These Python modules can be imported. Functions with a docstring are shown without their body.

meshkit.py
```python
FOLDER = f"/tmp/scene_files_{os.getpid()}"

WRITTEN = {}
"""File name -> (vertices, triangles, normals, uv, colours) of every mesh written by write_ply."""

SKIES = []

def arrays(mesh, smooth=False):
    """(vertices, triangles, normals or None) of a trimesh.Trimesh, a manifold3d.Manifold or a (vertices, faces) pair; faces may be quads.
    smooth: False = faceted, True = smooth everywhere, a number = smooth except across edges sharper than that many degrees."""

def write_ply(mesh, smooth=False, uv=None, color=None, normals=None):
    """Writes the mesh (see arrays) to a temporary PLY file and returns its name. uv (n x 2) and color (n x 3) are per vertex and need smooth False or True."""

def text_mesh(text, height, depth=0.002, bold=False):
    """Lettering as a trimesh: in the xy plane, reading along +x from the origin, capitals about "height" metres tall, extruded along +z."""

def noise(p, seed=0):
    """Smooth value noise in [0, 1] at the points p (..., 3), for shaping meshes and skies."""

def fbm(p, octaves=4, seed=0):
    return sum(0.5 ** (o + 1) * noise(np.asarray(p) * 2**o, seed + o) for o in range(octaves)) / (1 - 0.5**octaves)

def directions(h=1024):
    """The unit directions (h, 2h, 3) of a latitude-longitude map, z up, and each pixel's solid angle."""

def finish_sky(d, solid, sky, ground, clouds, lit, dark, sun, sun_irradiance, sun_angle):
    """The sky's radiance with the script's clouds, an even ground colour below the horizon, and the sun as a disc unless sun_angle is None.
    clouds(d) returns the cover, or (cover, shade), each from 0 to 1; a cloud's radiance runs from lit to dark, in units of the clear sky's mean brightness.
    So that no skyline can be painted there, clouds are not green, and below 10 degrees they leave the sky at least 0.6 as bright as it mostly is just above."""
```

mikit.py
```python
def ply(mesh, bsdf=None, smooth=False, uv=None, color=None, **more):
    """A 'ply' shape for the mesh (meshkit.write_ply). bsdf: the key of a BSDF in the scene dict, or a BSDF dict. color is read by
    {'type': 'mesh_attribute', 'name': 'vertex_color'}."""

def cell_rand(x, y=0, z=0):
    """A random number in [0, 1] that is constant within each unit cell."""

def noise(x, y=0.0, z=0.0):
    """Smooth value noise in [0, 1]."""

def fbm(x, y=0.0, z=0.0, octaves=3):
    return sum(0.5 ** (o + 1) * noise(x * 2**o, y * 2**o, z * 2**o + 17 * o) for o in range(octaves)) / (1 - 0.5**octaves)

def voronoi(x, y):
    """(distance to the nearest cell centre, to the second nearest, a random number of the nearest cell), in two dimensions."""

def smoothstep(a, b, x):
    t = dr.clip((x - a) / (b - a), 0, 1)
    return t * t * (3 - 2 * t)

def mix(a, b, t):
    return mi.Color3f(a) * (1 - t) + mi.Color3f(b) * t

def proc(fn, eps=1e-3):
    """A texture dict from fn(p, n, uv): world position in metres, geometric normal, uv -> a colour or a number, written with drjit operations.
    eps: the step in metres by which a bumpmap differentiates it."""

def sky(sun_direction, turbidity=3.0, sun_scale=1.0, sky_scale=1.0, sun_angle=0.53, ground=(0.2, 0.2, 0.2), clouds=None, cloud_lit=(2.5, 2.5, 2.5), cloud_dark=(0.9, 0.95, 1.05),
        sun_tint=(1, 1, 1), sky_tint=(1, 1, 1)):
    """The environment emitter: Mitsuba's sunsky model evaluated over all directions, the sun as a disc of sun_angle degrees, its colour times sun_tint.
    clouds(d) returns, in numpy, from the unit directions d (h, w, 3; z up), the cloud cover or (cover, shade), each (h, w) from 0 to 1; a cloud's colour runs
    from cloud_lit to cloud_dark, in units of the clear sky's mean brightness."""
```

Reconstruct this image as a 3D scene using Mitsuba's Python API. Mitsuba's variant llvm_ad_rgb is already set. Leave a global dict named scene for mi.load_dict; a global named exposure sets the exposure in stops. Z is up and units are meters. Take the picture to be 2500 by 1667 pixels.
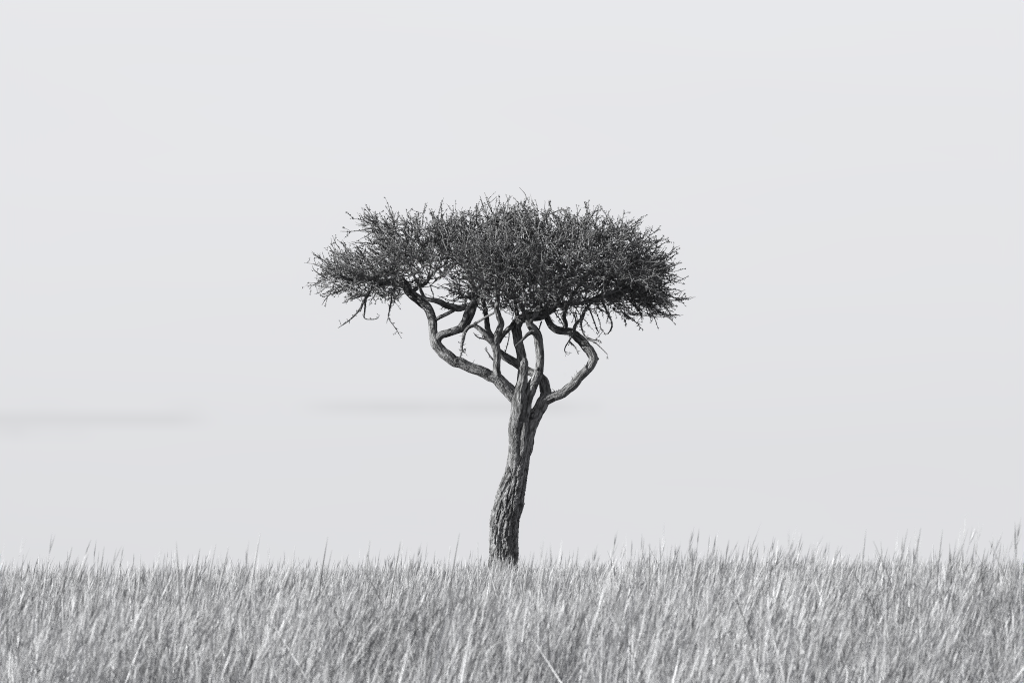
import math, random
import numpy as np
import drjit as dr
import mitsuba as mi
import mikit, meshkit
from scipy.spatial import cKDTree
import shapely
from shapely.geometry import Polygon, Point

T = mi.ScalarTransform4f
scene, labels = {}, {}
rng = np.random.default_rng(7)

# ------------------------------------------------------------------ camera, sky, exposure
D = 78.0                                  # metres from the camera to the tree
EYE = np.array([0.0, -D, 0.50])           # eye about two metres over the ground where the camera stands
FOV = 14.0
F = 1250.0 / math.tan(math.radians(FOV / 2))
PITCH = math.atan(582.0 / F)
FWD = np.array([0, math.cos(PITCH), math.sin(PITCH)])
UP = np.array([0, -math.sin(PITCH), math.cos(PITCH)])
scene['camera'] = {'type': 'thinlens', 'fov': FOV, 'fov_axis': 'x', 'aperture_radius': 0.0086, 'focus_distance': 78.2,
                   'near_clip': 0.1, 'far_clip': 6000.0,
                   'to_world': T().look_at(origin=EYE.tolist(), target=(EYE + FWD).tolist(), up=[0, 0, 1])}

SUN_AZ, SUN_EL = math.radians(70), math.radians(17)   # from the left, a little behind the camera
SUN = [-math.sin(SUN_AZ) * math.cos(SUN_EL), -math.cos(SUN_AZ) * math.cos(SUN_EL), math.sin(SUN_EL)]


def clouds(d):
    """A thin even white overcast of stretched veils, with low slate bars near the skyline."""
    az = np.degrees(np.arctan2(d[..., 0], d[..., 1]))
    el = np.degrees(np.arcsin(np.clip(d[..., 2], -1, 1)))
    p = np.stack([az * 0.09 + el * 0.03, el * 0.55, az * 0], -1)
    veil = meshkit.fbm(p, 4, 3) - 0.5
    broad = meshkit.fbm(np.stack([az * 0.05, el * 0.12, az * 0 + 9], -1), 3, 5) - 0.5
    ragged = meshkit.fbm(np.stack([az * 1.1, el * 2.2, az * 0 + 4], -1), 3, 8) - 0.5

    def bar(a0, a1, e0, thick):
        u = (az - a0) / a1
        h = (el - e0 - 0.10 * ragged) / (thick * np.sqrt(np.clip(1 - u * u, 0.02, 1)))
        return np.exp(-h ** 4) * np.clip(1.5 - 1.5 * np.abs(u) + 0.5 * ragged, 0, 1)

    low = 1 - np.clip(el / 9.0, 0, 1)
    shade = 0.22 + 0.20 * veil + 0.16 * broad + 0.56 * low
    shade = shade + 1.0 * bar(-6.6, 2.4, 2.18, 0.13) + 0.75 * bar(-0.75, 2.5, 2.41, 0.05) + 0.32 * bar(-4.2, 1.2, 2.40, 0.04)
    return np.ones_like(az), np.clip(shade, 0, 1)


SKY_L = 0.975
scene['sky'] = mikit.sky(SUN, turbidity=3, clouds=clouds, cloud_lit=(SKY_L * .985, SKY_L * .992, SKY_L * 1.02), cloud_dark=(SKY_L * .80, SKY_L * .805, SKY_L * .825),
                         sun_tint=(0.715, 1.0, 1.84), sun_scale=1.0, ground=(0.16, 0.16, 0.165))
exposure = 3.8


def W(px, py, y=0.0):
    """The point at depth y on the sight line of a place read off the photograph (2500 pixels wide)."""
    r = FWD + (px - 1250.0) / F * np.array([1.0, 0, 0]) + (833.5 - py) / F * UP
    return EYE + r * ((y - EYE[1]) / r[1])


PX = 1 / F * D                            # metres per photo pixel at the tree

# ------------------------------------------------------------------ materials (a monochrome place: greys with a faint cool cast)
def grey(v):
    return [v * 0.985, v * 0.995, v * 1.03]


def tint(x):
    return mi.Color3f(x * 0.985, x * 0.995, x * 1.03)


def bark_color(p, n, uv):
    g = mikit.fbm(uv.x * 55.0, uv.y * 11.0, p.y * 8.0, 3)
    s = mikit.noise(p.x * 110.0, p.y * 110.0, p.z * 60.0)
    patch = mikit.fbm(p.x * 5.0, p.y * 5.0, p.z * 3.0, 3)
    v = 0.03 + 0.14 * mikit.smoothstep(0.25, 0.8, g) * (0.75 + 0.5 * s)
    v = v * (0.55 + 0.9 * patch)
    return tint(v)


def bark_bump(p, n, uv):
    return mikit.fbm(uv.x * 40.0, uv.y * 8.0, p.y * 6.0, 3) + 0.35 * mikit.noise(p.x * 70.0, p.y * 70.0, p.z * 40.0)


scene['bark'] = {'type': 'twosided', 'b': {'type': 'bumpmap', 'scale': 0.03, 't': mikit.proc(bark_bump, 2e-3),
                 'b': {'type': 'principled', 'base_color': mikit.proc(bark_color), 'roughness': 0.8, 'specular': 0.25}}}
scene['twig_bark'] = {'type': 'twosided', 'b': {'type': 'principled', 'base_color': {'type': 'mesh_attribute', 'name': 'vertex_color'}, 'roughness': 0.75, 'specular': 0.3}}
scene['leaf'] = {'type': 'twosided', 'b': {'type': 'principled', 'base_color': {'type': 'mesh_attribute', 'name': 'vertex_color'}, 'roughness': 0.6, 'specular': 0.4}}
scene['grass_blade'] = {'type': 'principledthin', 'base_color': {'type': 'mesh_attribute', 'name': 'vertex_color'}, 'roughness': 0.6, 'diff_trans': 0.5, 'spec_trans': 0.0}


def soil_color(p, n, uv):
    return tint(0.07 + 0.10 * mikit.fbm(p.x * 6.0, p.y * 6.0, 0.0, 4))


scene['soil'] = {'type': 'twosided', 'b': {'type': 'diffuse', 'reflectance': mikit.proc(soil_color)}}

# ------------------------------------------------------------------ ground: a gentle rise with the tree on its crest
def ground_z(x, y):
    d = np.asarray(y, float) + D
    x = np.asarray(x, float)
    up = -0.955 + (np.clip(d, 11, 26) - 15.0) * 0.0436 + np.clip(d - 26, 0, 53) * 0.0018 + np.clip(d - 11, -40, 0) * 0.003
    k = np.clip(d - 74, 0, None)
    up = up - np.minimum(k ** 2 * 0.0011 / (1 + k * 0.02), 7.0)
    bump = (meshkit.fbm(np.stack([x * 0.16, d * 0.13, d * 0], -1), 3, 21) - 0.5) * 0.045
    tilt = 0.007 * np.clip(x, -14, 14) * np.clip((d - 8) / 25, 0, 1)
    return up + bump * np.exp(-((d - 40) / 40) ** 2) + tilt * np.exp(-np.maximum(d - 90, 0) / 60)


xs = np.unique(np.concatenate([np.linspace(-30, 30, 121), np.sign(np.linspace(-1, 1, 60)) * np.abs(np.linspace(-1, 1, 60)) ** 3 * 3000]))
ys = np.unique(np.concatenate([np.linspace(-90, 40, 261), np.linspace(-400, -90, 20), 40 + np.linspace(0, 1, 60) ** 3 * 3500]))
gx, gy = np.meshgrid(xs, ys, indexing='ij')
gv = np.stack([gx, gy, ground_z(gx, gy)], -1).reshape(-1, 3)
nx, ny = len(xs), len(ys)
ii = (np.arange(nx - 1)[:, None] * ny + np.arange(ny - 1)[None]).ravel()
gf = np.stack([ii, ii + ny, ii + ny + 1, ii + 1], 1)
scene['ground'] = mikit.ply((gv, gf), 'soil', smooth=True)
labels['ground'] = {'label': 'bare dark soil of a gentle rise under the tall grass', 'category': 'ground', 'kind': 'structure'}


# ------------------------------------------------------------------ tubes
def resample(pts, rad, step):
    """Catmull-Rom through the points, about one sample per step metres."""
    pts, rad = np.asarray(pts, float), np.asarray(rad, float)
    q = np.column_stack([pts, rad])
    e = np.vstack([2 * q[0] - q[1], q, 2 * q[-1] - q[-2]])
    out = []
    for i in range(len(q) - 1):
        a, b, c, d_ = e[i:i + 4]
        m = max(1, int(np.linalg.norm((c - b)[:3]) / step))
        t = (np.arange(m) / m)[:, None]
        out.append(0.5 * (2 * b + (c - a) * t + (2 * a - 5 * b + 4 * c - d_) * t ** 2 + (3 * b - a - 3 * c + d_) * t ** 3))
    out = np.vstack(out + [q[-1:]])
    return out[:, :3], np.maximum(out[:, 3], 0.002)


def frames(p):
    t = np.gradient(p, axis=0)
    t /= np.linalg.norm(t, axis=1, keepdims=True) + 1e-12
    u = np.cross(t[0], [0, 1, 0.13])
    u /= np.linalg.norm(u)
    us = []
    for k in range(len(p)):
        u = u - t[k] * (u @ t[k])
        u /= np.linalg.norm(u) + 1e-12
        us.append(u)
    us = np.array(us)
    return t, us, np.cross(t, us)


def tube(p, r, m, disp=None, cap=True):
    """(vertices, triangles, uv) of a closed tube; disp(angle, length, radius) adds to the radius."""
    t, u, v = frames(p)
    n = len(p)
    th = np.arange(m + 1) / m * 2 * np.pi
    s = np.concatenate([[0], np.cumsum(np.linalg.norm(np.diff(p, axis=0), axis=1))])
    R = np.repeat(r[:, None], m + 1, 1)
    ring = np.cos(th)[None, :, None] * u[:, None] + np.sin(th)[None, :, None] * v[:, None]
    if disp is not None:
        R = R + disp(p[:, None] + ring * R[..., None], th[None] + 0 * R, s[:, None] + 0 * R, R)
    P = p[:, None] + ring * R[..., None]
    uvs = np.stack([np.repeat((th / (2 * np.pi))[None], n, 0) * 2 * np.pi * np.median(r), np.repeat(s[:, None], m + 1, 1)], -1).reshape(-1, 2)
    i = (np.arange(n - 1)[:, None] * (m + 1) + np.arange(m)[None]).ravel()
    f = np.vstack([np.stack([i, i + 1, i + m + 2], 1), np.stack([i, i + m + 2, i + m + 1], 1)])
    V = P.reshape(-1, 3)
    if cap:
        a, b = len(V), len(V) + 1
        V = np.vstack([V, p[0] - t[0] * r[0] * .3, p[-1] + t[-1] * r[-1] * .9])
        uvs = np.vstack([uvs, uvs[0], uvs[-1]])
        k = np.arange(m)
        f = np.vstack([f, np.stack([k + 1, k, 0 * k + a], 1), np.stack([(n - 1) * (m + 1) + k, (n - 1) * (m + 1) + k + 1, 0 * k + b], 1)])
    return V, f, uvs


def bark_disp(amp_rel, seed, fine=1.0):
    """Fissured bark: stretched ridges along the limb, swellings and warts."""
    def fn(pos, th, s, R):
        c, sn = np.cos(th), np.sin(th)
        k = 2.6 * fine
        warp = (meshkit.fbm(np.stack([c * 1.5, sn * 1.5, s * 1.6], -1), 3, seed) - .5)
        q = np.stack([c * k + warp * 1.8, sn * k + warp * 1.8, s * 0.95 * fine + warp * .6], -1)
        f1 = meshkit.fbm(q, 3, seed + 5) - .5
        groove = np.exp(-(f1 / .045) ** 2)
        swell = meshkit.fbm(np.stack([c * 0.9, sn * 0.9, s * 2.2], -1), 2, seed + 9) - .5
        lumps = meshkit.fbm(np.stack([c * 2.2, sn * 2.2, s * 4.5], -1), 2, seed + 11) - .5
        small = meshkit.fbm(pos * 30.0, 2, seed + 13) - .5
        return R * amp_rel * (0.04 - 0.24 * groove + 0.36 * swell + 0.32 * lumps + 0.22 * small)
    return fn


# ------------------------------------------------------------------ the acacia's trunk and limbs: (photo x, photo y, depth in metres, radius in photo pixels)
labels['acacia_tree'] = {'label': 'lone flat-topped acacia with fissured leaning trunk and twisted limbs on a grassy rise', 'category': 'tree'}
TRUNK = [(1214, 1580, 0, 46), (1222, 1500, 0, 41), (1226, 1440, 0, 37), (1228, 1372, 0, 34), (1229, 1298, 0, 35), (1236, 1251, 0, 34.5), (1248, 1203, 0, 33), (1257, 1171, 0, 30), (1264, 1139, .02, 27),
         (1268, 1107, .04, 25), (1272, 1075, .06, 24), (1276, 1045, .08, 21), (1278, 1015, .10, 17), (1279, 985, .1, 12)]
LIMBS = dict(
    A=[(1254, 1200, 0, 10), (1259, 1150, -.03, 17), (1258, 1105, -.08, 16.5), (1257, 1070, -.13, 15.5), (1259, 1040, -.13, 17), (1264, 1010, -.12, 19), (1268, 975, -.10, 18), (1272, 945, -.08, 14.5), (1276, 910, -.06, 12.5), (1275, 881, -.04, 12.5), (1270, 851, 0, 11.5),
       (1263, 822, .05, 12), (1262, 796, .12, 12.5), (1269, 779, .2, 12), (1290, 773, .25, 12), (1320, 768, .3, 12.5), (1345, 752, .32, 11.5), (1365, 725, .4, 10), (1379, 700, .5, 8.5), (1397, 662, .8, 6.5), (1415, 625, 1.1, 4.5)],
    B=[(1268, 1150, .0, 5), (1274, 1120, -.10, 7.5), (1277, 1085, -.18, 8), (1279, 1055, -.18, 8), (1283, 1010, -.08, 11), (1289, 975, -.03, 12), (1299, 942, -.05, 13), (1308, 927, -.08, 12), (1314, 910, -.1, 11), (1318, 881, -.12, 10.5), (1317, 851, -.15, 10.5), (1314, 828, -.2, 11),
       (1305, 806, -.25, 11), (1294, 793, -.3, 9), (1284, 775, -.35, 6.5), (1277, 755, -.4, 5.5), (1271, 739, -.5, 4.8), (1258, 731, -.65, 4), (1243, 724, -.9, 3.2), (1225, 705, -1.2, 2.5)],
    F=[(1266, 1190, .06, 8), (1275, 1140, .05, 14), (1284, 1088, .05, 17), (1294, 1048, .06, 16), (1313, 1010, .06, 15), (1327, 980, .07, 15.5), (1350, 970, .06, 12), (1378, 958, .04, 11), (1400, 938, .02, 11.5), (1420, 915, 0, 11), (1440, 895, 0, 11), (1449, 876, 0, 11), (1441, 857, .02, 11.5), (1426, 838, .05, 11.5),
       (1409, 821, .1, 11), (1394, 811, .15, 9.5), (1371, 807, .22, 9.5), (1352, 800, .3, 9), (1340, 786, .4, 8), (1334, 765, .55, 7.5), (1345, 735, .8, 6.5), (1362, 695, 1.2, 5), (1370, 650, 1.6, 4)],
    C=[(1270, 1000, -.02, 13), (1254, 966, -.04, 17), (1230, 939, -.1, 16), (1205, 921, -.14, 14.5), (1175, 908, -.18, 13.2), (1147, 896, -.2, 12.5), (1112, 882, -.22, 13.5), (1090, 869, -.22, 14), (1074, 851, -.22, 13), (1063, 834, -.22, 13), (1057, 812, -.2, 10.5),
       (1055, 790, -.18, 10.8), (1052, 770, -.1, 10.8), (1045, 752, 0, 11), (1030, 738, .05, 11.5), (1011, 724, .1, 11.5), (996, 708, .1, 11), (988, 693, .1, 9.5), (974, 678, .1, 8), (954, 666, .05, 7), (932, 670, 0, 6.2), (908, 681, -.1, 5.5), (884, 685, -.2, 4.8), (857, 682, -.35, 4), (828, 672, -.5, 3)],
    D=[(1222, 938, -.12, 10), (1214, 914, -.2, 9.5), (1211, 889, -.22, 9), (1213, 866, -.22, 9.5), (1210, 850, -.22, 10.5), (1209, 833, -.22, 11), (1217, 812, -.24, 9), (1223, 790, -.3, 8), (1219, 773, -.4, 7), (1213, 752, -.55, 6), (1216, 725, -.8, 4.5), (1208, 690, -1.1, 3.5)],
    E=[(1327, 985, .1, 13), (1332, 950, .14, 13.5), (1323, 925, .2, 11.5), (1306, 914, .26, 10), (1289, 906, .32, 10), (1262, 889, .38, 10.5), (1238, 874, .42, 10), (1221, 861, .45, 9), (1206, 842, .5, 8), (1197, 818, .55, 7.5), (1190, 798, .6, 7), (1187, 772, .75, 6), (1180, 735, 1.0, 5), (1160, 700, 1.4, 4)],
    C2=[(1062, 838, -.22, 12), (1072, 823, -.24, 10.5), (1088, 814, -.24, 9.5), (1113, 807, -.22, 9.5), (1131, 797, -.2, 10), (1145, 778, -.16, 8.5), (1154, 760, -.1, 7.5), (1158, 740, -.05, 6), (1157, 710, .1, 5), (1150, 675, .3, 4), (1140, 640, .6, 3)],
    C2b=[(1124, 801, -.22, 8), (1133, 783, -.28, 7), (1139, 765, -.3, 6.5), (1146, 747, -.35, 5.5), (1163, 725, -.55, 4.5), (1175, 690, -.9, 3.5)],
    C3=[(1160, 744, -.08, 6), (1140, 748, -.12, 7), (1116, 752, -.15, 8.5), (1093, 746, -.18, 8), (1071, 736, -.2, 7), (1050, 731, -.22, 5.5), (1037, 727, -.22, 4.5), (1027, 708, -.25, 4), (1020, 690, -.3, 3.5), (1005, 665, -.4, 2.8)],
    C4=[(1064, 781, -.2, 3.5), (1072, 775, -.22, 4.8), (1085, 769, -.22, 4.5), (1104, 759, -.2, 4.2), (1120, 750, -.16, 3.5)],
    C5=[(976, 682, .1, 6.5), (955, 657, .15, 5.5), (967, 640, .2, 5), (990, 627, .3, 4), (1018, 610, .5, 3.2)],
    C6=[(990, 700, .1, 6), (962, 690, -.05, 5), (930, 694, -.2, 4.8), (907, 705, -.3, 4.5), (893, 728, -.38, 4), (884, 744, -.42, 3), (879, 760, -.45, 2.2)],
    C7=[(1000, 716, .1, 6), (1020, 702, .3, 5), (1040, 690, .5, 4.5), (1052, 672, .8, 4), (1070, 655, 1.1, 3)],
    D2=[(1210, 842, -.22, 10), (1195, 828, -.26, 9), (1183, 814, -.3, 7.5), (1171, 803, -.33, 6.2), (1159, 793, -.36, 4.8), (1168, 785, -.42, 3.2), (1190, 772, -.55, 2.8), (1206, 764, -.7, 2.2)],
    D3=[(1212, 838, -.2, 9), (1226, 819, -.12, 6.5), (1240, 804, -.05, 6.2), (1252, 791, .05, 5.5), (1262, 770, .25, 5), (1258, 735, .6, 4), (1250, 690, 1.1, 3.2)],
    B2=[(1293, 796, -.3, 6.5), (1299, 778, -.36, 6), (1311, 764, -.4, 5.8), (1318, 738, -.5, 4.6), (1322, 705, -.7, 3.8), (1335, 668, -1.0, 3)],
    B2b=[(1309, 767, -.4, 4), (1304, 745, -.5, 3.6), (1300, 715, -.8, 3)],
    B3=[(1308, 811, -.27, 6.5), (1294, 813, -.33, 5), (1281, 823, -.42, 3.8), (1270, 835, -.5, 2.6), (1259, 844, -.58, 1.2)],
    F2=[(1379, 808, .2, 6), (1381, 790, .15, 5.5), (1377, 772, .05, 5), (1386, 745, -.2, 4.5), (1402, 715, -.6, 3.5), (1420, 690, -1.0, 3)],
    F3=[(1400, 816, .1, 5), (1404, 795, -.05, 4), (1420, 777, -.2, 3.8), (1428, 757, -.3, 3.5), (1450, 735, -.5, 3), (1490, 715, -.8, 2.6)],
    A2=[(1350, 748, .32, 7), (1385, 742, .5, 6), (1425, 738, .6, 5.2), (1465, 722, .75, 4.4), (1510, 710, .9, 3.6), (1560, 702, 1.0, 2.8)],
    A3=[(1378, 700, .5, 6), (1415, 680, .3, 5), (1460, 655, .1, 4.2), (1510, 635, -.1, 3.4), (1555, 615, -.2, 2.6)],
)
DEAD = [  # bare and hanging branches
    [(1158, 794, -.36, 4.6), (1144, 800, -.36, 4.6), (1135, 812, -.37, 4.4), (1130, 830, -.38, 4), (1127, 846, -.38, 3.4), (1128, 856, -.38, 2.4), (1123, 871, -.38, .9)],
    [(1128, 852, -.38, 2.4), (1131, 859, -.4, 1.8), (1136, 862, -.42, 1.4), (1137, 855, -.43, 1)],
    [(1200, 838, -.25, 2.5), (1186, 829, -.28, 2), (1172, 825, -.3, 1.7), (1162, 820, -.32, 1.2), (1157, 812, -.33, .7)],
    [(1206, 880, -.2, 2.6), (1196, 870, -.24, 2.2), (1191, 860, -.25, 1.6), (1186, 855, -.26, .9)],
    [(968, 694, -.1, 3), (958, 715, -.15, 2.6), (954, 738, -.2, 2.2), (950, 760, -.25, 1.7), (948, 773, -.3, 1.5), (953, 786, -.3, 1.2), (967, 803, -.3, 1.0), (980, 825, -.3, .6)],
    [(948, 774, -.3, 1.2), (944, 784, -.3, .9), (944, 790, -.3, .5)],
    [(884, 748, -.42, 2.6), (868, 768, -.45, 2.2), (848, 784, -.5, 1.7), (826, 801, -.55, .8)],
    [(892, 735, -.4, 2.4), (891, 758, -.42, 2), (889, 776, -.43, 1.6), (906, 780, -.45, 1.3), (922, 776, -.45, 1.1), (926, 770, -.45, .8)],
    [(1425, 725, -.3, 2.4), (1442, 762, -.3, 2), (1456, 800, -.35, 1.6), (1462, 812, -.4, .9)],
    [(1465, 725, -.3, 2.8), (1484, 764, -.3, 2.5), (1494, 790, -.33, 2.2), (1490, 808, -.35, 1.9), (1482, 817, -.37, .9)],
    [(1418, 770, -.2, 2.6), (1420, 800, -.25, 2.4), (1432, 825, -.28, 2.1), (1455, 838, -.3, 1.7), (1482, 864, -.3, .9)],
    [(1430, 822, -.28, 1.8), (1452, 830, -.3, 1.6), (1465, 832, -.3, 1.2), (1468, 838, -.3, .8)],
    [(1402, 805, .05, 2.4), (1394, 825, -.05, 1.9), (1382, 845, -.1, 1.6), (1379, 856, -.1, 1.2), (1387, 866, -.1, .6)],
    [(1391, 832, -.05, 1.9), (1405, 848, -.08, 1.8), (1412, 865, -.1, 1.0)],
    [(1240, 800, -.05, 1.4), (1243, 820, -.1, 1.3), (1238, 845, -.1, 1.2), (1233, 860, -.1, .8)],
    [(1322, 785, .1, 2), (1318, 800, .05, 1.6), (1314, 812, .05, .9)],
    [(762, 648, -.3, .6), (766, 658, -.3, 1), (778, 668, -.3, 1.3), (800, 682, -.3, 1.7), (830, 700, -.3, 2)],
    [(1278, 505, .2, 1.6), (1285, 488, .2, 1.3), (1281, 475, .2, 1.0), (1268, 458, .2, .5)],
    [(1185, 520, 0, 1.6), (1178, 498, 0, 1.2), (1172, 478, 0, .6)],
    [(1175, 505, 0, 1.3), (1195, 497, 0, .9), (1212, 480, 0, .5)],
    [(1350, 520, .3, 1.8), (1370, 512, .2, 1.6), (1378, 515, .2, 2.6), (1390, 530, .2, 2.8)],
]


def path(spec):
    return np.array([W(a, b, y) for a, b, y, r in spec]), np.array([r for *_, r in spec]) * PX


def add_tube(key, spec, m, step, disp, mat='bark', cap=True, wob=0):
    p, r = resample(*path(spec), step)
    if wob:
        q = (meshkit.fbm(np.stack([np.arange(len(p)) * step * 7.0 + k * 19.0 for k in (1, 2, 3)], -1)[:, None] * np.eye(3)[None] + wob, 2, wob) - .5)
        p = p + q * r[:, None] * 0.38
    V, f, uv = tube(p, r, m, disp, cap)
    scene[key] = mikit.ply((V, f), mat, smooth=True, uv=uv)
    return p, r


add_tube('acacia_tree__trunk', TRUNK, 168, 0.011, bark_disp(0.62, 31, 1.45))
skeleton = []                             # (points, radii) that the finer branches grow from
for k, (name, spec) in enumerate(LIMBS.items()):
    key = 'acacia_tree__limb' + (f'_{k:03d}' if k else '')
    big = name in 'ABCDEF'
    p, r = add_tube(key, spec, 64 if big else 26, 0.016, bark_disp(0.25 if big else 0.24, 40 + 3 * k, 0.8), wob=600 + k)
    skeleton.append((p, r))
for k, spec in enumerate(DEAD):
    key = 'acacia_tree__bare_branch' + (f'_{k:03d}' if k else '')
    jit = [(a + rng.normal(0, .6), b + rng.normal(0, .6), y, r) for a, b, y, r in spec]
    add_tube(key, jit, 8, 0.03, bark_disp(0.5, 400 + k))
add_knots = [((1298, 1003, -.05), 6.5), ((1066, 846, -.24), 12), ((1300, 1016, -.06), 7), ((1459, 876, -.02), 4), ((1276, 886, -.13), 4.5), ((1321, 872, -.2), 4.5), ((1312, 900, -.2), 5), ((1227, 941, -.2), 5), ((1392, 812, .08), 5), ((1113, 880, -.3), 6)]
V_, F_, U_, at = [], [], [], 0
for k, ((a, b, y), r) in enumerate(add_knots):
    c = W(a, b, y)
    p = c + np.linspace(-1, 1, 9)[:, None] * np.array([.25, -.2, 1.0]) * r * PX * .8
    rr = r * PX * np.sqrt(np.clip(1 - np.linspace(-1, 1, 9) ** 2, .06, 1))
    V, f, uv = tube(p, rr, 14, bark_disp(.5, 700 + k, 1.2))
    scene['acacia_tree__knot' + (f'_{k:03d}' if k else '')] = mikit.ply((V, f), 'bark', smooth=True, uv=uv)

# ------------------------------------------------------------------ the crown: branches grown into its volume
OUT = [(774, 642), (795, 630), (815, 620), (838, 615), (862, 622), (888, 598), (908, 606), (895, 590), (876, 584), (860, 550), (880, 535), (908, 526), (942, 530), (985, 528), (1020, 534), (1050, 540), (1080, 526), (1110, 530), (1140, 524),
       (1180, 524), (1230, 520), (1280, 515), (1310, 512), (1345, 526), (1380, 528), (1405, 514), (1440, 522), (1470, 538), (1500, 536), (1535, 532), (1558, 546), (1588, 562), (1600, 595), (1630, 628), (1655, 650), (1652, 672), (1650, 700), (1652, 730), (1650, 762), (1628, 800),
       (1575, 818), (1530, 806), (1490, 792), (1440, 782), (1400, 790), (1360, 788), (1310, 788), (1250, 790), (1200, 792), (1160, 776), (1120, 760), (1070, 728), (1030, 745), (1000, 758), (970, 742), (930, 742), (890, 762), (850, 750), (810, 740), (776, 724), (768, 690)]
GAPS = [([(1000, 640), (1120, 645), (1150, 700), (1090, 735), (1020, 735), (985, 700)], 0.2), ([(780, 700), (1000, 700), (1000, 765), (780, 745)], 0.5), ([(1330, 745), (1680, 745), (1680, 800), (1330, 800)], 0.55),
        ([(1000, 700), (1130, 720), (1130, 775), (1000, 775)], 0.55)]
to_m = lambda pts: [(W(a, b)[0], W(a, b)[2]) for a, b in pts]
crown_poly = Polygon(to_m(OUT)).buffer(-0.17)
shapely.prepare(crown_poly)
gap_polys = [(Polygon(to_m(g)), w) for g, w in GAPS]


def crown_depth(x, z):
    pts = shapely.points(x, z)
    inside = shapely.contains(crown_poly, pts)
    d = shapely.distance(crown_poly.boundary, pts)
    hy = np.minimum(2.75 * np.sqrt(np.clip(1 - ((x - .1) / 3.75) ** 2, 0.02, 1)), 1.75 * np.sqrt(d) + 0.12)
    return np.where(inside, hy, 0.0), d


def attractors(n):
    x0, z0, x1, z1 = crown_poly.bounds
    out = []
    while sum(map(len, out)) < n:
        x, z, y = rng.uniform(x0, x1, 20000), rng.uniform(z0, z1, 20000), rng.uniform(-2.8, 2.8, 20000)
        hy, d = crown_depth(x, z)
        keep = (np.abs(y) < hy) & (d > 0.03)
        pts = shapely.points(x, z)
        w = np.ones(len(x))
        for g, wt in gap_polys:
            w = np.where(shapely.contains(g, pts), w * wt, w)
        # clumps with open air between them
        c = meshkit.fbm(np.stack([x * 1.3, y * 1.3, z * 2.4], -1), 2, 77)
        w = w * np.clip(0.15 + (c - .42) * 8, 0.02, 1)
        keep &= rng.random(len(x)) < w
        out.append(np.stack([x, y, z], -1)[keep])
    return np.vstack(out)[:n]


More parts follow.
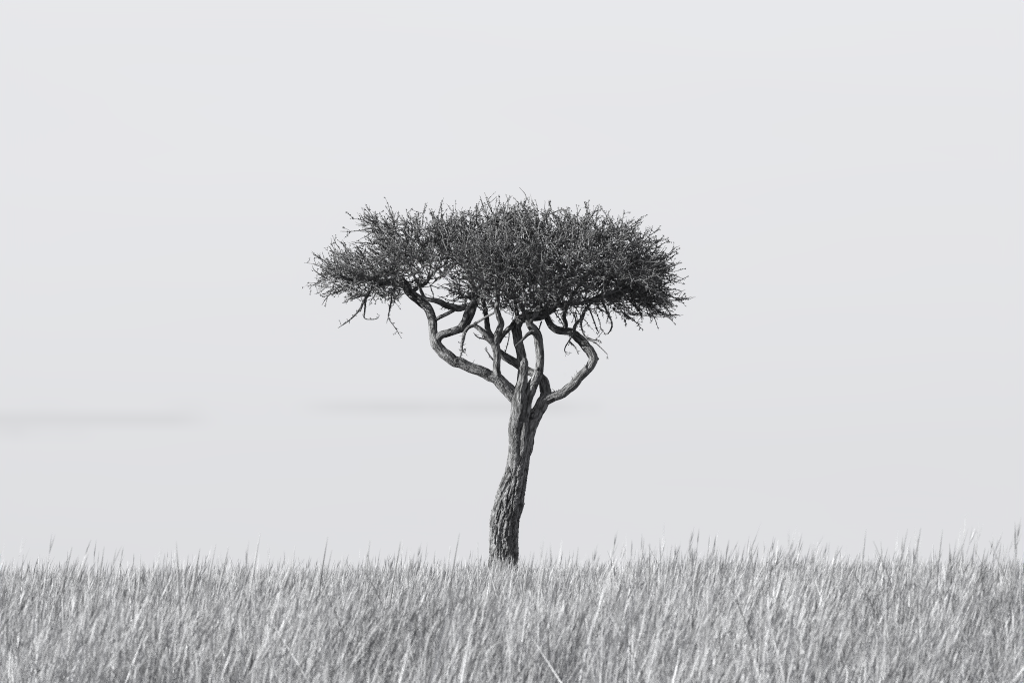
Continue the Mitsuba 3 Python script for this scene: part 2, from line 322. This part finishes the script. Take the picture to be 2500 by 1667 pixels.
ATT = attractors(11500)
seed_p, seed_r = [], []
for p, r in skeleton:
    ok = (p[:, 2] > W(1250, 775)[2])
    q = np.nonzero(ok)[0][::4]
    seed_p.append(p[q]); seed_r.append(r[q])
seed_p, seed_r = np.vstack(seed_p), np.concatenate(seed_r)
nodes, parent = [v for v in seed_p], [-1] * len(seed_p)
NS = len(nodes)
STEP, KILL = 0.10, 0.118
alive = ATT.copy()
axis0 = np.array([0.05, 0.15, W(1250, 800)[2]])
for it in range(140):
    if len(alive) < 30:
        break
    P = np.array(nodes)
    dist, idx = cKDTree(P).query(alive)
    alive = alive[dist > KILL]; idx = idx[dist > KILL]
    d = alive - P[idx]
    d /= np.linalg.norm(d, axis=1, keepdims=True) + 1e-9
    acc = np.zeros_like(P)
    np.add.at(acc, idx, d)
    who = np.unique(idx)
    v = acc[who] / (np.linalg.norm(acc[who], axis=1, keepdims=True) + 1e-9)
    par = np.array(parent)[who]
    back = np.where((par >= 0)[:, None], P[who] - P[np.maximum(par, 0)], 0) / STEP
    v = v + 0.55 * back + rng.normal(0, 0.26, v.shape)
    v /= np.linalg.norm(v, axis=1, keepdims=True) + 1e-9
    new = P[who] + v * STEP
    dd, _ = cKDTree(P).query(new)
    hy_n, _ = crown_depth(new[:, 0], new[:, 2])
    near_crown = shapely.distance(crown_poly, shapely.points(new[:, 0], new[:, 2])) < 0.06
    for w_, n_, g, ok_ in zip(who, new, dd, near_crown):
        if g > 0.45 * STEP and ok_:
            nodes.append(n_); parent.append(int(w_))
P = np.array(nodes); parent = np.array(parent); N = len(P)
kids = [[] for _ in range(N)]
for i in range(NS, N):
    kids[parent[i]].append(i)
POW, TIP = 2.35, 0.0045
rad = np.zeros(N)
for i in range(N - 1, -1, -1):
    rad[i] = (sum(rad[c] ** POW for c in kids[i]) or TIP ** POW) ** (1 / POW) if i >= NS else seed_r[i]
rad = np.minimum(rad, 0.045)
heavy = [max(k, key=lambda c: rad[c]) if k else -1 for k in kids]
chains = []
for i in range(NS, N):
    if parent[i] < NS or heavy[parent[i]] != i:
        c = [parent[i], i]
        while heavy[c[-1]] >= 0:
            c.append(heavy[c[-1]])
        chains.append(c)
print('crown nodes', N, 'chains', len(chains))
size = np.array([len(c) * rad[c[1]] - 0.1 * (P[c[len(c) // 2]][1] > 0.8) for c in chains])
order = np.argsort(-size)


def vcol(V, lo, hi, seed, n=None):
    t = meshkit.fbm(V * 9.0, 2, seed)
    t = np.clip((t - .3) / .4, 0, 1) if n is None else n
    g = lo + (hi - lo) * t
    return np.stack([g * .985, g * .995, g * 1.03], -1)


rest_v, rest_f, at = [], [], 0
for rank, ci in enumerate(order):
    c = chains[ci]
    r = rad[c].copy()
    r[0] = min(r[0], r[1] * 1.25)
    p, r = resample(P[c], r, 0.06 if rank < 280 else 0.2)
    V, f, uv = tube(p, r, 7 if rank < 280 else 4, bark_disp(0.4, 1000 + rank) if rank < 280 else None)
    if rank < 280:
        scene['acacia_tree__branch' + (f'_{rank:03d}' if rank else '')] = mikit.ply((V, f), 'twig_bark', smooth=True, color=vcol(V, .045, .12, 3))
    else:
        rest_v.append(V); rest_f.append(f + at); at += len(V)
rv = np.vstack(rest_v)
scene['acacia_tree__crown__thin_branches'] = mikit.ply((rv, np.vstack(rest_f)), 'twig_bark', smooth=True, color=vcol(rv, .045, .12, 5))
labels['acacia_tree__crown__thin_branches'] = {'kind': 'stuff'}

# twigs: straight spiny shoots off the thin branches, set with tufts of tiny leaves
is_tip = np.array([len(k) == 0 for k in kids])
cand = np.arange(NS, N)
cand = cand[rad[cand] < 0.016]
num = np.where(is_tip[cand], 1 + (rng.random(len(cand)) < .6), (rng.random(len(cand)) < 0.80).astype(int))
clump = meshkit.fbm(P[cand] * [1.7, 1.7, 2.9] + 40, 2, 71)
num = np.where(clump > .435, num, np.where(rng.random(len(cand)) < .18, num, 0))
base = np.repeat(cand, num)
par_dir = P[base] - P[parent[base]]
par_dir /= np.linalg.norm(par_dir, axis=1, keepdims=True) + 1e-9
out_dir = P[base] - axis0
out_dir[:, 2] *= 0.95
out_dir /= np.linalg.norm(out_dir, axis=1, keepdims=True)
dirn = par_dir * 0.75 + out_dir * 0.65 + rng.normal(0, 0.48, par_dir.shape) + np.array([0, 0, 0.08])
dirn /= np.linalg.norm(dirn, axis=1, keepdims=True)
length = rng.gamma(5, 0.070, len(base)).clip(.14, .58)
start = P[base]
K = 5
t = np.linspace(0, 1, K)


def curve(start, dirn, length, wig):
    side = np.cross(dirn, rng.normal(size=dirn.shape)); side /= np.linalg.norm(side, axis=1, keepdims=True)
    bend = rng.normal(0, 0.16, len(start))
    kink = rng.normal(0, wig, (len(start), K, 3)); kink[:, 0] = 0
    c = start[:, None] + dirn[:, None] * (length[:, None] * t)[..., None] + side[:, None] * ((bend * length)[:, None] * t ** 2)[..., None] + kink
    return c, side


cl, side = curve(start, dirn, length, .014)
thick = rng.uniform(.0072, .0128, len(base))
# side shoots on the twigs, and spurs on the hanging branches
ns = rng.poisson(length / .16)
tw_ = np.repeat(np.arange(len(base)), ns)
s_ = rng.uniform(.25, .92, len(tw_)); kk = np.clip((s_ * (K - 1)).astype(int), 0, K - 2); ft = (s_ * (K - 1) - kk)[:, None]
st2 = cl[tw_, kk] * (1 - ft) + cl[tw_, kk + 1] * ft
d2 = dirn[tw_] * .7 + rng.normal(0, .55, (len(tw_), 3)) + np.array([0, 0, .1])
l2 = rng.uniform(.06, .22, len(tw_))
hp = []
for k, spec in enumerate(DEAD):
    if k not in (5, 17, 18, 19):
        p, r = resample(*path(spec), 0.035)
        hp.append(p[len(p) // 6:])
hp = np.vstack(hp)
hp = hp[rng.random(len(hp)) < .8]
st2 = np.vstack([st2, hp]); d2 = np.vstack([d2, rng.normal(0, 1, hp.shape) + [0, 0, .2]]); l2 = np.concatenate([l2, rng.uniform(.02, .11, len(hp))])
d2 /= np.linalg.norm(d2, axis=1, keepdims=True)
c2, side2 = curve(st2, d2, l2, .006)
cl = np.vstack([cl, c2]); side = np.vstack([side, side2]); dirn = np.vstack([dirn, d2]); length = np.concatenate([length, l2]); thick = np.concatenate([thick, rng.uniform(.0048, .0075, len(l2))])
base = np.arange(len(cl))
M = 3
u = side; v = np.cross(dirn, side)
a = np.arange(M) / M * 2 * np.pi
ring = np.cos(a)[None, :, None] * u[:, None] + np.sin(a)[None, :, None] * v[:, None]
tr = (np.array([1.0, .92, .8, .66, .35])[None] * thick[:, None])
tv = cl[:, :, None] + ring[:, None] * tr[:, :, None, None]
nb = len(base)
off = (np.arange(nb) * K * M)[:, None, None]
i0 = (np.arange(K - 1)[:, None] * M + np.arange(M)[None])[None] + off
i1 = (np.arange(K - 1)[:, None] * M + (np.arange(M)[None] + 1) % M)[None] + off
tf = np.concatenate([np.stack([i0, i1, i1 + M], -1).reshape(-1, 3), np.stack([i0, i1 + M, i0 + M], -1).reshape(-1, 3)])
tone = np.repeat(rng.uniform(0, 1, nb), K * M)
tvf = tv.reshape(-1, 3)
scene['acacia_tree__crown__twigs'] = mikit.ply((tvf, tf), 'twig_bark', smooth=True, color=vcol(tvf, .04, .19, 6, tone))
labels['acacia_tree__crown__twigs'] = {'kind': 'stuff'}

# leaf tufts
leafy = rng.random(nb) < 0.92
per = np.where(leafy, np.maximum(1, (length / 0.042)).astype(int), 0)
tw = np.repeat(np.arange(nb), per)
s = rng.uniform(0.12, 1.02, len(tw))
kk = np.clip((s * (K - 1)).astype(int), 0, K - 2)
ft = (s * (K - 1) - kk)[:, None]
pos = cl[tw, kk] * (1 - ft) + cl[tw, kk + 1] * ft
LPT = 4
lp = np.repeat(pos, LPT, 0); tw2 = np.repeat(tw, LPT)
nl = len(lp)
d = rng.normal(size=(nl, 3)) + dirn[tw2] * 0.7; d /= np.linalg.norm(d, axis=1, keepdims=True)
w = np.cross(d, rng.normal(size=(nl, 3))); w /= np.linalg.norm(w, axis=1, keepdims=True)
ll = rng.uniform(.013, .031, (nl, 1)); lw = ll * rng.uniform(.28, .45, (nl, 1))
a0 = lp; a1 = lp + d * ll * .55 + w * lw; a2 = lp + d * ll; a3 = lp + d * ll * .55 - w * lw
lv = np.stack([a0, a1, a2, a3], 1).reshape(-1, 3)
b = np.arange(nl) * 4
lf = np.concatenate([np.stack([b, b + 1, b + 2], 1), np.stack([b, b + 2, b + 3], 1)])
scene['acacia_tree__crown__leaves'] = mikit.ply((lv, lf), 'leaf', smooth=False, color=vcol(lv, .025, .15, 8, np.repeat(rng.random(nl), 4)))
labels['acacia_tree__crown__leaves'] = {'kind': 'stuff', 'label': 'tufts of tiny dark leaves along the spiny twigs'}
print('twigs', nb, 'leaves', nl)

# small spiny shoots on the bare limbs
sv, sf, at = [], [], 0
for name, i0_, i1_, cnt in (('F', 5, 10, 22), ('C', 3, 6, 10), ('E', 3, 7, 6)):
    p, r = resample(*path(LIMBS[name][i0_:i1_ + 1]), 0.01)
    for _ in range(cnt):
        k = rng.integers(0, len(p)); h = rng.gamma(3, .014) + .012
        dd = np.array([rng.normal(-.1, .7), rng.normal(-.2, .5), 1.0]); dd /= np.linalg.norm(dd)
        o = p[k] + dd * r[k] * .85
        V, f, uv = tube(np.array([o, o + dd * h * .5 + rng.normal(0, .004, 3), o + dd * h]), np.array([.006, .0055, .002]), 4)
        sv.append(V); sf.append(f + at); at += len(V)
sv = np.vstack(sv)
scene['acacia_tree__shoots'] = mikit.ply((sv, np.vstack(sf)), 'twig_bark', smooth=True, color=vcol(sv, .05, .13, 12))
labels['acacia_tree__shoots'] = {'kind': 'stuff', 'label': 'short spiny shoots along the tops of the bare limbs'}


# ------------------------------------------------------------------ grass: dry tussocks leaning to the right
def blades(base, h, lean_dir, lean, curve, width, tone, face, K=4, profile=(1, .9, .6, .05)):
    """Ribbon blades: (vertices, triangles, colours)."""
    n = len(base)
    t = np.linspace(0, 1, K)
    ang = lean[:, None] + curve[:, None] * t[None]
    seg = np.zeros((n, K, 2)); dt = 1 / (K - 1)
    mid = lean[:, None] + curve[:, None] * (t[None, :-1] + dt / 2)
    seg[:, 1:, 0] = np.cumsum(np.sin(mid), 1) * dt
    seg[:, 1:, 1] = np.cumsum(np.cos(mid), 1) * dt
    c = base[:, None] + np.concatenate([lean_dir[:, None] * (seg[..., :1] * h[:, None, None]), seg[..., 1:] * h[:, None, None]], -1)
    wv = np.stack([np.cos(face), np.sin(face), face * 0], -1)[:, None] * (width[:, None] * np.array(profile)[None])[..., None] * .5
    V = np.stack([c - wv, c + wv], 2).reshape(n, K * 2, 3)
    i = np.arange(K - 1) * 2
    q = np.concatenate([np.stack([i, i + 1, i + 3], 1), np.stack([i, i + 3, i + 2], 1)])
    f = (q[None] + (np.arange(n) * K * 2)[:, None, None]).reshape(-1, 3)
    g = np.repeat(tone, K * 2)
    return V.reshape(-1, 3), f, np.stack([g * .985, g * .995, g * 1.03], -1), c


def join(parts):
    V, Fc, C, at = [], [], [], 0
    for v, f, c in parts:
        V.append(v); Fc.append(f + at); C.append(c); at += len(v)
    return np.vstack(V), np.vstack(Fc), np.vstack(C)


def seed_heads(c, rngp, tone):
    """Feathery spikes: short awns round the upper part of each stalk."""
    n, K = c.shape[:2]
    A = 13
    s = rngp.uniform(.55, 1.0, (n, A))
    kk = np.clip((s * (K - 1)).astype(int), 0, K - 2)
    ft = (s * (K - 1) - kk)[..., None]
    r = np.arange(n)[:, None]
    o = c[r, kk] * (1 - ft) + c[r, kk + 1] * ft
    ax = c[:, -1] - c[:, -2]; ax /= np.linalg.norm(ax, axis=1, keepdims=True)
    d = ax[:, None] + rngp.normal(0, .12, (n, A, 3)); d /= np.linalg.norm(d, axis=-1, keepdims=True)
    L = rngp.uniform(.06, .16, (n, A, 1))
    w = np.cross(d, rngp.normal(size=d.shape)); w /= np.linalg.norm(w, axis=-1, keepdims=True)
    wd = rngp.uniform(.0018, .0038, (n, A, 1))
    V = np.stack([o - d * L * .2, o + d * L * .35 + w * wd, o + d * L, o + d * L * .35 - w * wd], 2).reshape(-1, 3)
    b = np.arange(n * A) * 4
    f = np.concatenate([np.stack([b, b + 1, b + 2], 1), np.stack([b, b + 2, b + 3], 1)])
    g = np.repeat(np.repeat(tone, A) * rngp.uniform(.75, 1.2, n * A), 4)
    return V, f, np.stack([g * .985, g * .995, g * 1.03], -1)


def grass_patch(seed, size=1.4, tufts=10):
    g = np.random.default_rng(seed)
    parts = []
    tc = g.uniform(-size / 2, size / 2, (tufts, 2)); th = g.uniform(.86, 1.06, tufts)
    hole = g.uniform(-.4, .4, 2)           # an open gap between the tussocks
    away = tc - hole; far_ = np.linalg.norm(away, axis=1, keepdims=True)
    tc = np.where(far_ < .42, hole + away / far_ * g.uniform(.42, .55, (tufts, 1)), tc)
    cnt = g.integers(16, 66, tufts)
    k = np.repeat(np.arange(tufts), cnt)
    n = len(k)
    b2 = tc[k] + g.normal(0, .085, (n, 2))
    base = np.column_stack([b2, np.zeros(n) - .04])

    def direction(n_, k_):
        d_ = np.column_stack([g.normal(.48, .62, n_), g.normal(0, .6, n_)]) + (b2[:n_] - tc[k_[:n_]]) * 3
        return d_ / np.linalg.norm(d_, axis=1, keepdims=True)
    # leaf blades
    for rep in range(2):
        h = g.uniform(.5, .95, n) * th[k]
        v, f, c, _ = blades(base + np.column_stack([g.normal(0, .03, (n, 2)), np.zeros(n)]), h, direction(n, k), np.abs(g.normal(.09, .10, n)), np.abs(g.normal(.20, .22, n)), g.uniform(.0038, .0078, n),
                            g.choice([.22, .33, .43, .50, .57], n) * g.uniform(.85, 1.15, n), g.uniform(-.9, .9, n))
        parts.append((v, f, c))
    # flowering stalks with feathery heads
    m = int(n * .40)
    pick = g.permutation(n)[:m]
    h = g.normal(.92, .075, m) * th[k[pick]]
    dr_ = np.column_stack([np.abs(g.normal(.9, .35, m)), g.normal(0, .45, m)]); dr_ /= np.linalg.norm(dr_, axis=1, keepdims=True)
    tone = g.uniform(.27, .50, m)
    v, f, c, cl_ = blades(base[pick], h, dr_, g.normal(.17, .11, m), g.normal(.26, .18, m), g.uniform(.0045, .008, m), tone, g.uniform(-.7, .7, m), K=5, profile=(1, .9, .8, .8, .3))
    parts.append((v, f, c))
    parts.append(seed_heads(cl_, g, tone * g.uniform(.5, .9, m)))
    # a few long broad blades standing out of the rest
    m = 7
    v, f, c, _ = blades(np.column_stack([g.uniform(-size / 2, size / 2, (m, 2)), np.full(m, -.02)]), g.uniform(.75, 1.1, m), np.column_stack([np.where(g.random(m) < .7, 1.0, -1.0), g.normal(0, .4, m)]),
                        np.abs(g.normal(.2, .16, m)), np.abs(g.normal(.1, .15, m)), g.uniform(.009, .015, m), g.uniform(.42, .6, m), g.uniform(-.5, .5, m), K=5, profile=(.8, 1, .9, .6, .08))
    parts.append((v, f, c))
    if seed % 5 < 4:                      # a dark weed clump in the gap
        m = 95
        v, f, c, _ = blades(np.column_stack([hole + g.normal(0, .13, (m, 2)), np.full(m, -.02)]), g.uniform(.55, .92, m), np.column_stack([g.normal(.3, .7, m), g.normal(0, .6, m)]),
                            np.abs(g.normal(.12, .12, m)), np.abs(g.normal(.25, .25, m)), g.uniform(.006, .012, m), g.uniform(.07, .17, m), g.uniform(-.9, .9, m))
        parts.append((v, f, c))
    # a few dark bent stems
    m = 9
    v, f, c, _ = blades(np.column_stack([g.uniform(-size / 2, size / 2, (m, 2)), np.full(m, -.02)]), g.uniform(.75, 1.15, m), np.column_stack([np.where(g.random(m) < .75, 1.0, -1.0), g.normal(0, .3, m)]),
                        g.normal(.15, .2, m), g.uniform(.3, 1.9, m), g.uniform(.006, .011, m), g.uniform(.06, .12, m), g.uniform(-.5, .5, m), K=7, profile=(1, 1, .95, .9, .8, .65, .2))
    parts.append((v, f, c))
    return join(parts)


NP = 10
for k in range(NP):
    V, f, c = grass_patch(500 + k)
    scene[f'grass_tuft_{k}'] = {'type': 'shapegroup', 'blades': mikit.ply((V, f), 'grass_blade', smooth=False, color=c)}
    print('patch', len(f)) if k == 0 else None
cells = []
SP = 1.15
for yy in np.arange(-D + 8, 24, SP):
    d_ = yy + D
    half = d_ * 0.1228 * 1.06 + 2.2
    for xx in np.arange(-half, half + SP, SP):
        cells.append((xx + rng.uniform(-.4, .4), yy + rng.uniform(-.4, .4)))
cells = np.array(cells)
cz = ground_z(cells[:, 0], cells[:, 1])
vig = meshkit.fbm(np.stack([cells[:, 0] * .7, cells[:, 1] * .5, cells[:, 0] * 0], -1), 3, 90)
hs = np.where(cells[:, 1] + D < 21, .74, .84) + np.where(cells[:, 1] + D < 21, .46, .32) * np.clip((vig - .25) / .5, 0, 1)
bare = meshkit.fbm(np.stack([cells[:, 0] * .8, cells[:, 1] * .6, cells[:, 0] * 0 + 3], -1), 2, 95)
soil_gap = bare < np.where(cells[:, 1] + D < 22, .48, .36)                      # bare soil between the tussocks
cells, cz, hs = cells[~soil_gap], cz[~soil_gap], hs[~soil_gap]
for i, ((x, y), z) in enumerate(zip(cells, cz)):
    key = 'tall_grass__%03d' % (i + 1)
    sx = rng.uniform(.9, 1.12)
    scene[key] = {'type': 'instance', 'g': {'type': 'ref', 'id': f'grass_tuft_{rng.integers(NP)}'},
                  'to_world': T().translate([float(x), float(y), float(z)]).rotate([0, 0, 1], float(rng.normal(0, 22))).scale([float(sx), float(sx), float(hs[i] * rng.uniform(.92, 1.08))])}
labels['tall_grass'] = {'label': 'pale dry tall grass with feathery seed heads leaning right across the whole rise', 'category': 'grass', 'kind': 'stuff'}
print('grass instances', len(cells))

# single stalks that stand up out of the grass against the sky: (photo x, photo y of the tip, distance from the camera, lean in photo pixels)
TALL = [(635, 1300, 62, 26), (176, 1334, 72, 28), (488, 1338, 70, 8), (527, 1328, 66, 20), (558, 1332, 64, 45), (800, 1310, 72, 6), (810, 1342, 70, 12), (903, 1318, 72, 2), (978, 1322, 66, 20), (1122, 1300, 72, 16), (1166, 1322, 72, -8), (1100, 1330, 74, 5),
        (1296, 1345, 73, 24), (1336, 1338, 62, 32), (1412, 1335, 72, 8), (1573, 1312, 72, 2), (1586, 1326, 70, -5), (1640, 1330, 70, 12), (1525, 1345, 74, -10), (1850, 1336, 68, 20), (1876, 1338, 66, 24), (2046, 1332, 58, 44),
        (2114, 1290, 66, 24), (2150, 1318, 72, -6), (2216, 1290, 62, 34), (2224, 1308, 70, 22), (2248, 1288, 66, 28), (2301, 1292, 70, 8), (2278, 1326, 74, -3), (2318, 1325, 73, -16), (2352, 1322, 70, 12), (2380, 1320, 72, 5), (2444, 1322, 68, 8), (2405, 1336, 70, 18),
        (430, 1320, 58, -6), (254, 1334, 60, 3), (300, 1345, 74, 14), (343, 1350, 74, -6), (720, 1332, 74, 20), (1208, 1352, 66, 10), (1750, 1340, 73, 8), (1700, 1350, 72, 14), (57, 1352, 74, 8), (120, 1352, 62, 10)]
for k, (a, b, dist, ln) in enumerate(TALL):
    dist *= .42
    y = dist - D
    tip = W(a, b, y)
    s_ = dist / F
    foot = np.array([tip[0] - ln * s_ * 1.5 - .05, y + rng.normal(0, .1), 0])
    foot[2] = ground_z(foot[0], foot[1]) - .03
    tt = np.linspace(0, 1, 9)
    bow = np.array([rng.normal(.03, .02), 0, 0])
    c = foot + (tip - foot) * tt[:, None] - np.sin(np.pi * tt)[:, None] * bow * (1 if ln > 0 else -1)
    rr = np.array([.003, .003, .0028, .0028, .0028, .004, .0048, .0036, .0010]) * rng.uniform(1.15, 1.75)
    V, f, uv = tube(c, rr, 5)
    g0 = rng.uniform(.18, .36)
    parts = [(V, f, np.tile(grey(g0), (len(V), 1)))]
    V, f, c_ = join(parts)
    scene['tall_grass__stalk' + (f'_{k:03d}' if k else '')] = mikit.ply((V, f), 'grass_blade', smooth=True, color=c_)
